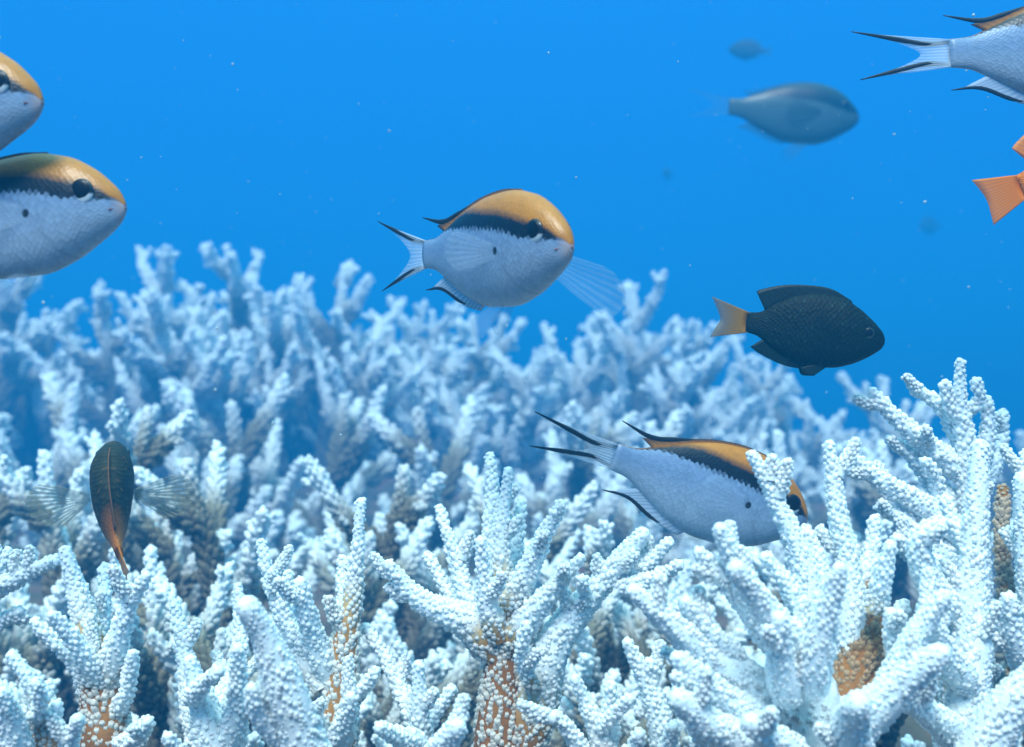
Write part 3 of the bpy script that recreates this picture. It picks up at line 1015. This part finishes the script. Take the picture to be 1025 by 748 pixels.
# ------------------------------------------------------------------ fish geometry (length nose to tail root = 1, x forward, z up)
def prof(u, pts):
    xs, ys = zip(*pts)
    xs, ys = np.array(xs), np.array(ys)
    # monotone cubic
    h = np.diff(xs)
    s = np.diff(ys) / h
    mm = np.concatenate([[s[0]], np.where(s[:-1] * s[1:] > 0, 2 * s[:-1] * s[1:] / (s[:-1] + s[1:] + 1e-12), 0), [s[-1]]])
    i = np.clip(np.searchsorted(xs, u) - 1, 0, len(h) - 1)
    t = (u - xs[i]) / h[i]
    return ((2 * t ** 3 - 3 * t ** 2 + 1) * ys[i] + (t ** 3 - 2 * t ** 2 + t) * h[i] * mm[i] +
            (-2 * t ** 3 + 3 * t ** 2) * ys[i + 1] + (t ** 3 - t ** 2) * h[i] * mm[i + 1])


CHROMIS = dict(
    top=[(0, .062), (.08, .068), (.2, .115), (.35, .180), (.5, .222), (.65, .235), (.78, .212), (.88, .160), (.95, .098), (.985, .055), (1.0, .018)],
    bot=[(0, -.060), (.08, -.070), (.2, -.125), (.35, -.195), (.5, -.232), (.65, -.228), (.78, -.188), (.88, -.130), (.95, -.082), (.985, -.048), (1.0, -.022)],
    wid=[(0, .018), (.1, .026), (.3, .062), (.5, .090), (.68, .102), (.8, .095), (.9, .070), (.96, .045), (1.0, .012)],
    eye=(.865, .058, .050))
DAMSEL = dict(
    top=[(0, .075), (.08, .085), (.2, .170), (.35, .245), (.5, .272), (.65, .262), (.78, .205), (.88, .135), (.95, .075), (.985, .035), (1.0, .0)],
    bot=[(0, -.070), (.08, -.085), (.2, -.165), (.35, -.235), (.5, -.265), (.65, -.255), (.78, -.215), (.88, -.160), (.95, -.108), (.985, -.075), (1.0, -.045)],
    wid=[(0, .020), (.1, .030), (.3, .075), (.5, .105), (.68, .115), (.8, .100), (.9, .075), (.96, .045), (1.0, .012)],
    eye=(.86, .020, .042))


class Fish:
    def __init__(self, name, label, loc, SL, yaw, pitch, roll, shape, bend=0.0, group=None, thick=1.0):
        self.S, self.sh, self.bend, self.thick = SL, shape, bend, thick
        self.root = thing(name, label, 'fish', loc, group)
        # heading: yaw turns about up (0 = to the right, negative = towards the lens), pitch lifts the nose
        mt = Matrix.Rotation(R(yaw), 4, 'Z') @ Matrix.Rotation(R(-pitch), 4, 'Y') @ Matrix.Rotation(R(roll), 4, 'X')
        self.root.rotation_euler = mt.to_euler()

    def warp(self, V):
        V = np.array(V, float)
        x = V[..., 0] - 0.5
        V[..., 1] += self.bend * (x ** 2) * 1.2 * np.where(x < 0, 1.0, 0.35)
        V[..., 0] -= 0.5
        return V * self.S

    def at(self, u, v):
        """height of body-map v (0..1) at u and the half width of the skin there"""
        t, b, w = (prof(np.atleast_1d(u), self.sh[k])[0] for k in ('top', 'bot', 'wid'))
        z = b + (t - b) * v
        q = (v - 0.5) * 2
        return z, self.thick * w * max(1 - abs(q) ** 2.2, 0) ** (1 / 2.0)

    def body(self, mat):
        n, k = 70, 44
        u = 1 - (1 - np.linspace(0, 1, n)) ** 1.6
        u[-1] = 0.9995
        t, b, w = (prof(u, self.sh[x]) for x in ('top', 'bot', 'wid'))
        a = np.arange(k + 1) * 2 * math.pi / k - math.pi / 2
        q = np.sin(a)
        z = b[:, None] + (t - b)[:, None] * (q[None] + 1) / 2
        y = self.thick * w[:, None] * (np.sign(np.cos(a)) * (np.clip(1 - np.abs(q) ** 2.2, 0, 1)) ** 0.5)[None]
        V = np.stack([np.repeat(u[:, None], k + 1, 1), y, z], -1)
        uv = np.stack([np.repeat(u[:, None], k + 1, 1), np.repeat(((q + 1) / 2)[None], n, 0)], -1)
        T = quads(n, k + 1, close=False)
        V = V.reshape(-1, 3)
        uv = uv.reshape(-1, 2)
        # close nose and tail root
        e0, e1 = len(V), len(V) + 1
        V = np.vstack([V, [[0, 0, (t[0] + b[0]) / 2]], [[1.0, 0, (t[-1] + b[-1]) / 2]]])
        uv = np.vstack([uv, [[0, .5]], [[1, .5]]])
        j = np.arange(k)
        T = np.concatenate([T, np.stack([j + 1, j, np.full(k, e0)], -1), np.stack([(n - 1) * (k + 1) + j, (n - 1) * (k + 1) + j + 1, np.full(k, e1)], -1)])
        T = T[:, ::-1]
        me = tri_mesh('body', self.warp(V), T, uv=uv)
        self.body_obj = link('body', me, mat, self.root)
        return self.body_obj

    def fin(self, name, root, edge, mat, parent=None, n=18, m=6, thick=0.006, wave=0.0, side=None, label=None):
        """membrane between a root line and an edge line (lists of 2D (x, z) or 3D points)"""
        to3 = lambda p: np.array([(q[0], 0.0, q[1]) if len(q) == 2 else q for q in p], float)
        A, B = spline(to3(root), n), spline(to3(edge), n)
        f = np.linspace(0, 1, m)[:, None, None]
        G = A[None] * (1 - f) + B[None] * f
        nr = np.cross(np.gradient(G, axis=0), np.gradient(G, axis=1))
        nr = nrm(nr)
        ui = np.linspace(0, 1, n)[None, :, None]
        G = G + nr * wave * np.sin(ui * 9 + f * 2) * f
        th = thick * (1 - 0.75 * f)
        uv = np.stack([np.repeat(np.linspace(0, 1, n)[None], m, 0), np.repeat(np.linspace(0, 1, m)[:, None], n, 1)], -1).reshape(-1, 2)
        Va, Vb = (G + nr * th).reshape(-1, 3), (G - nr * th).reshape(-1, 3)
        T0 = quads(m, n, close=False)
        # rim
        loop = list(range(n)) + [i * n + n - 1 for i in range(1, m)] + [(m - 1) * n + j for j in range(n - 2, -1, -1)] + [i * n for i in range(m - 2, 0, -1)]
        lp = np.array(loop)
        l2 = np.roll(lp, -1)
        o = m * n
        T = np.concatenate([T0, T0[:, ::-1] + o, np.stack([lp, l2 + o, l2], -1), np.stack([lp, lp + o, l2 + o], -1)])
        me = tri_mesh(name, self.warp(np.vstack([Va, Vb])), T, uv=np.vstack([uv, uv]))
        ob = link(name, me, mat, parent or self.root)
        if label:
            ob['label'] = label
        return ob

    def streak(self, name, pts, rad, mat, parent, flat=0.4):
        """slender tapering ray"""
        p = np.array([(q[0], 0.0, q[1]) if len(q) == 2 else q for q in pts], float)
        n = 16
        path = spline(p, n)
        r_ = np.interp(np.linspace(0, 1, n), np.linspace(0, 1, len(rad)), rad)
        t, u, v = frames(path)
        k = 8
        a = np.arange(k) * 2 * math.pi / k
        yv = np.array([0, 1.0, 0])
        up = nrm(np.cross(t, np.repeat(yv[None], n, 0)))
        V = path[:, None] + r_[:, None, None] * (np.cos(a)[None, :, None] * up[:, None] + flat * np.sin(a)[None, :, None] * yv)
        V = np.vstack([V.reshape(-1, 3), path[0], path[-1]])
        j = np.arange(k)
        T = np.concatenate([quads(n, k), np.stack([(j + 1) % k, j, np.full(k, n * k)], -1), np.stack([(n - 1) * k + j, (n - 1) * k + (j + 1) % k, np.full(k, n * k + 1)], -1)])
        return link(name, tri_mesh(name, self.warp(V), T), mat, parent)

    def eyes(self, iris=None, pupil=None):
        u, z, r_ = self.sh['eye']
        t, b = prof(np.array([u]), self.sh['top'])[0], prof(np.array([u]), self.sh['bot'])[0]
        vv = (z - b) / (t - b)
        _, w = self.at(u, vv)
        for s in (-1, 1):
            def ball(name, rx, ry, cy, mat, parent, up=0.0):
                n, k = 12, 20
                th = np.linspace(0.02, math.pi - 0.02, n)
                a = np.arange(k) * 2 * math.pi / k
                V = np.stack([rx * np.sin(th)[:, None] * np.cos(a)[None] + u, np.repeat((ry * np.cos(th))[:, None], k, 1) + s * cy, rx * np.sin(th)[:, None] * np.sin(a)[None] + z + up], -1)
                T = quads(n, k)
                return link(name, tri_mesh(name, self.warp(V.reshape(-1, 3)), T), mat, parent)
            e = ball('eye', r_, r_ * 0.30, w - r_ * 0.17, iris or M_IRIS, self.root)
            ball('pupil', r_ * 0.80, r_ * 0.21, w - r_ * 0.03, pupil or M_PUPIL, e, r_ * 0.13)

    def mouth(self, mat=None):
        p = []
        for s in np.linspace(-1, 1, 9):
            u = 0.999 - 0.045 * s * s
            t, b, w = (prof(np.array([u]), self.sh[k])[0] for k in ('top', 'bot', 'wid'))
            z = b + (t - b) * 0.42 - 0.006 * s * s
            p.append((u + 0.002, s * w * self.thick * 0.98, z))
        path = spline(np.array(p), 22)
        V, T, _ = tube_arrays(path, np.full(22, 0.0042), np.zeros(22), k=6, lump=0)
        link('mouth', tri_mesh('mouth', self.warp(V), T), mat or M_MOUTH, self.root)


def banded_fish(label, loc, SL, yaw, pitch, roll, bend=0.0, skin=None, dull=False, pect_near=0.35, pect_far=0.35, streamers=True, tail_spread=1.0, far_len=.24, name='banded_fish', thick=1.0, group='orange-backed silver fish'):
    f = Fish(name, label, loc, SL, yaw, pitch, roll, CHROMIS, bend, group, thick)
    f.body(skin or M_BANDED)
    f.eyes(M_EYE_DARK if dull else None)
    f.mouth()
    fc, fb, fk, bk = (F_DULL, F_DULL, F_DULL, F_DULL) if dull else (F_CLEAR, F_BLUE, F_BLACK, F_BACK)
    ts = tail_spread
    # forked tail
    tm = F_GHOST if dull else fc
    tl = f.fin('tail_fin', [(0.02, .058), (0.0, .03), (0.0, -.03), (0.02, -.058)],
               [(-.36, .19 * ts), (-.20, .085 * ts), (-.13, 0), (-.20, -.085 * ts), (-.34, -.18 * ts)], tm, n=25, thick=.006)
    if not dull: f.streak('tail_streak', [(.03, .052), (-.10, .088 * ts), (-.25, .145 * ts), (-.43, .215 * ts)], [.006, .012, .011, .002], F_BLACK, tl)
    if not dull: f.streak('tail_streak', [(.03, -.052), (-.10, -.084 * ts), (-.24, -.135 * ts), (-.40, -.20 * ts)], [.006, .012, .011, .002], F_BLACK, tl)
    # dorsal fin: low and folded along the back, its rear end a black streamer
    tp = lambda u: prof(np.array([u]), CHROMIS['top'])[0]
    bt = lambda u: prof(np.array([u]), CHROMIS['bot'])[0]
    dr = [(u, tp(u) - .012) for u in (.72, .6, .48, .36, .25, .17)]
    de = [(.70, tp(.70) + .006), (.58, tp(.58) + .012), (.44, tp(.44) + .014), (.31, tp(.31) + .020), (.19, tp(.19) + .034), (.10, tp(.10) + .050)]
    d = f.fin('dorsal_fin', dr, de, bk, n=22, thick=.007)
    if not dull:
        f.streak('dorsal_streak', [(.36, tp(.36) + .010), (.25, tp(.25) + .022), (.14, tp(.14) + .050), (-.02, .165)], [.006, .013, .012, .002], fk, d)
    # anal fin with black edge
    ar = [(u, bt(u) + .012) for u in (.46, .36, .26, .17)]
    ae = [(.42, bt(.42) - .030), (.30, bt(.30) - .050), (.16, bt(.16) - .062), (.06, bt(.06) - .080)]
    an = f.fin('anal_fin', ar, ae, fb, n=16, thick=.007)
    if not dull:
        f.streak('anal_streak', [(.38, bt(.38) - .026), (.26, bt(.26) - .048), (.13, bt(.13) - .064), (.0, -.158)], [.005, .010, .010, .002], fk, an)
    # pelvic fins
    for s in (-1, 1):
        b0 = bt(.60)
        f.fin('pelvic_fin', [(.63, s * .022, bt(.63) + .02), (.60, s * .028, b0 + .02), (.57, s * .03, bt(.57) + .02)],
              [(.50, s * .05, b0 - .13), (.44, s * .055, b0 - .11), (.42, s * .05, b0 - .05)], F_VEIL if not dull else F_GHOST, n=10, thick=.003)
    # pectoral fins: s = -1 the side to the lens
    for s, op in ((-1, pect_near), (1, pect_far)):
        if op <= 0:
            continue
        z0, w0 = f.at(.65, .47)
        ro = [(.652, s * w0 * .97, z0 + .028), (.648, s * w0 * .99, z0), (.652, s * w0 * .97, z0 - .028)]
        ln_ = .24 if s < 0 else far_len
        lx, ly = ln_ * math.cos(op * 1.57), ln_ * math.sin(op * 1.57)
        dz = 0 if ln_ < .3 else -.20
        ed = [(.655 - lx * .45, s * (w0 + ly * .45), z0 + dz * .4 + .065), (.66 - lx * .92, s * (w0 + ly * .92), z0 + dz * .8 + .085),
              (.65 - lx * 1.12, s * (w0 + ly * 1.12), z0 + dz + .01), (.66 - lx * .85, s * (w0 + ly * .88), z0 + dz - .07), (.655 - lx * .42, s * (w0 + ly * .42), z0 + dz * .5 - .06)]
        f.fin('pectoral_fin', ro, ed, F_DULL if dull else F_SPREAD if ln_ > .3 else F_VEIL, n=12, thick=.0025)
    return f


def damsel_fish(name, label, loc, SL, yaw, pitch, roll, skin, fins, tail_mat, bend=0.0, pect=None, pect_open=0.3, forked=0.3, group=None, thick=1.0, anal=None, pect_size=1.0):
    f = Fish(name, label, loc, SL, yaw, pitch, roll, DAMSEL, bend, group, thick)
    f.body(skin)
    f.eyes(M_EYE_DARK)
    f.mouth(M_PUPIL)
    tp = lambda u: prof(np.array([u]), DAMSEL['top'])[0]
    bt = lambda u: prof(np.array([u]), DAMSEL['bot'])[0]
    f.fin('tail_fin', [(.03, .07), (0, .03), (0, -.03), (.03, -.07)],
          [(-.27, .16), (-.25 + forked * .12, .06), (-.25 + forked * .2, 0), (-.25 + forked * .12, -.06), (-.25, -.14)], tail_mat, n=25, thick=.007)
    dr = [(u, tp(u) - .02) for u in (.76, .62, .48, .34, .22, .13)]
    de = [(.73, tp(.73) + .015), (.58, tp(.58) + .045), (.42, tp(.42) + .060), (.24, tp(.24) + .110), (.09, tp(.09) + .170), (.045, tp(.05) + .155)]
    f.fin('dorsal_fin', dr, de, fins, n=24, thick=.009)
    ar = [(u, bt(u) + .02) for u in (.50, .38, .26, .14)]
    ae = [(.46, bt(.46) - .030), (.30, bt(.30) - .060), (.13, bt(.13) - .105), (.05, bt(.05) - .095)]
    f.fin('anal_fin', ar, ae, anal or fins, n=18, thick=.009)
    for s in (-1, 1):
        b0 = bt(.60)
        f.fin('pelvic_fin', [(.64, s * .022, bt(.64) + .03), (.60, s * .03, b0 + .03), (.56, s * .03, bt(.56) + .03)],
              [(.52, s * .05, b0 - .07), (.45, s * .05, b0 - .07), (.42, s * .045, b0 - .02)], fins, n=10, thick=.005)
        z0, w0 = f.at(.66, .45)
        op = pect_open
        lx, ly = pect_size * .25 * math.cos(op * 1.57), pect_size * .25 * math.sin(op * 1.57)
        ro = [(.662, s * w0 * .96, z0 + .035), (.656, s * w0 * .99, z0), (.662, s * w0 * .96, z0 - .035)]
        dn = .13 if pect_size == 1 else .28
        sh_ = 0 if pect_size == 1 else -.13       # set farther back on the small brown fish
        ed = [(.655 - lx * .5, s * (w0 + ly * .5), z0 + .11 * pect_size), (.66 - lx * .95, s * (w0 + ly * .95), z0 + .14 * pect_size), (.65 - lx * 1.2, s * (w0 + ly * 1.2), z0 + .02),
              (.66 - lx * .95, s * (w0 + ly * .95), z0 - dn * .8), (.655 - lx * .5, s * (w0 + ly * .5), z0 - dn)]
        ro, ed = ([(q[0] + sh_, *q[1:]) for q in w_] for w_ in (ro, ed))
        f.fin('pectoral_fin', ro, ed, pect or fins, n=16, thick=.003)
    return f


# ------------------------------------------------------------------ the fish in the picture
banded_fish('silver fish with orange back turning towards the lens above the middle corals', P(492, 251, .37), .082, -52, -3, 3, bend=.02, pect_near=.15, pect_far=1.17, far_len=.38, tail_spread=.8)
banded_fish('silver-blue fish with orange back diving behind the branches of the lower right coral', P(711, 490, .42), .083, 12, -19, 4, bend=-.1, pect_near=.1, pect_far=.1, tail_spread=.36)
banded_fish('larger cut-off orange-backed fish at the left edge, lower of the two', P(3, 219, .345), .082, -8, 4, 0, pect_near=.12)
banded_fish('cut-off orange-headed fish at the left edge, upper of the two', P(-80, 108, .335), .082, -10, 0, 0, pect_near=.12)
banded_fish('blue-grey fish with black-edged tail cut off at the top right corner', P(1062, 50, .42), .088, 4, 3, 0, pect_near=.12, tail_spread=.5)
banded_fish('dull greenish fish without orange swimming in the upper right open water', P(795, 113, 1.35), .164, 5, -4, 0, skin=M_DULL, dull=True, name='dull_fish', group=None, pect_near=.05, pect_far=.05, tail_spread=.6)
damsel_fish('black_fish', 'black fish with yellow tail hovering above the skyline corals at right', P(816, 331, .44), .055, -4, -7, 0, M_BLACKFISH, F_DARK, F_YELLOW, pect=F_SMOKE)
damsel_fish('brown_fish', 'small olive-brown fish seen from behind with fanned striped fins at left', P(112, 497, .47), 0.062, 110, 44, -4, M_BROWN, F_BROWN, F_ORANGE, pect=F_STRIPE, pect_open=.95, bend=-.16, anal=F_ORANGE, pect_size=1.35, thick=1.28)
damsel_fish('orange_fish', 'bright orange fish at the right edge, only tail and fin ends in view', P(1091, 156, .40), .060, 8, 24, 0, M_ORANGE, F_ORANGE, F_ORANGE, forked=.1)
damsel_fish('distant_fish', 'barely visible dark fish blurred by distance above the dull greenish fish', P(747, 50, 4.2), .135, 160, 10, 0, M_FAINT, F_DULL, F_DULL)
damsel_fish('distant_fish', 'barely visible dark fish blurred by distance above the tallest right coral', P(930, 226, 4.6), .13, 215, 0, 0, M_FAINT, F_DULL, F_DULL)
damsel_fish('distant_fish', 'faintest far fish left of and below the dull greenish fish', P(668, 174, 5.4), .115, 250, 0, 0, M_FAINT, F_DULL, F_DULL)


# ------------------------------------------------------------------ drifting specks in the water
def build_specks():
    g = np.random.default_rng(5)
    Vs, Ts, o = [], [], 0
    ico = np.array([[0, 0, 1], [.894, 0, .447], [.276, .851, .447], [-.724, .526, .447], [-.724, -.526, .447], [.276, -.851, .447],
                    [.724, .526, -.447], [-.276, .851, -.447], [-.894, 0, -.447], [-.276, -.851, -.447], [.724, -.526, -.447], [0, 0, -1]])
    it = np.array([[0, 1, 2], [0, 2, 3], [0, 3, 4], [0, 4, 5], [0, 5, 1], [1, 6, 2], [2, 7, 3], [3, 8, 4], [4, 9, 5], [5, 10, 1],
                   [6, 7, 2], [7, 8, 3], [8, 9, 4], [9, 10, 5], [10, 6, 1], [11, 7, 6], [11, 8, 7], [11, 9, 8], [11, 10, 9], [11, 6, 10]])
    for i in range(1000):
        y = g.uniform(0.3, 2.6)
        x = g.uniform(-0.7, 0.7) * y
        z = CAMZ + g.uniform(-0.12, 0.42) * y
        if z > CAMZ + 0.5:
            continue
        s = g.uniform(0.0002, 0.00048) * (1 + 0.5 * (y > 1)) * (1.6 if g.random() < 0.08 else 1)
        Vs.append(ico * s * g.uniform(0.6, 1.3, (1, 3)) + [x, y, z])
        Ts.append(it + o)
        o += 12
    me = tri_mesh('drifting_specks', np.concatenate(Vs), np.concatenate(Ts))
    link('drifting_specks', me, flat_material('speck', (0.42, 0.50, 0.52)), kind='stuff', label='tiny pale specks drifting in the blue water', category='specks')


build_specks()

# ------------------------------------------------------------------ the water itself: one even volume round everything
def build_haze():
    x0, x1, y0, y1, z0, z1 = -14, 14, -11, 14, GZ - 2.4, CAMZ + 0.75
    V = np.array([[x, y, z] for z in (z0, z1) for y in (y0, y1) for x in (x0, x1)], float)
    T = np.array([[0, 2, 3], [0, 3, 1], [4, 5, 7], [4, 7, 6], [0, 1, 5], [0, 5, 4], [2, 6, 7], [2, 7, 3], [0, 4, 6], [0, 6, 2], [1, 3, 7], [1, 7, 5]])
    m = bpy.data.materials.new('water_haze')
    m.use_nodes = True
    N, L = m.node_tree.nodes, m.node_tree.links
    N.remove(N['Principled BSDF'])
    pv = N.new('ShaderNodeVolumePrincipled')
    pv.inputs['Color'].default_value = (0.014, 0.330, 0.815, 1)
    pv.inputs['Density'].default_value = 0.355
    pv.inputs['Anisotropy'].default_value = 0.0
    L.new(pv.outputs[0], N['Material Output'].inputs['Volume'])
    link('haze', tri_mesh('haze', V, T, smooth=False), m, kind='stuff')


build_haze()
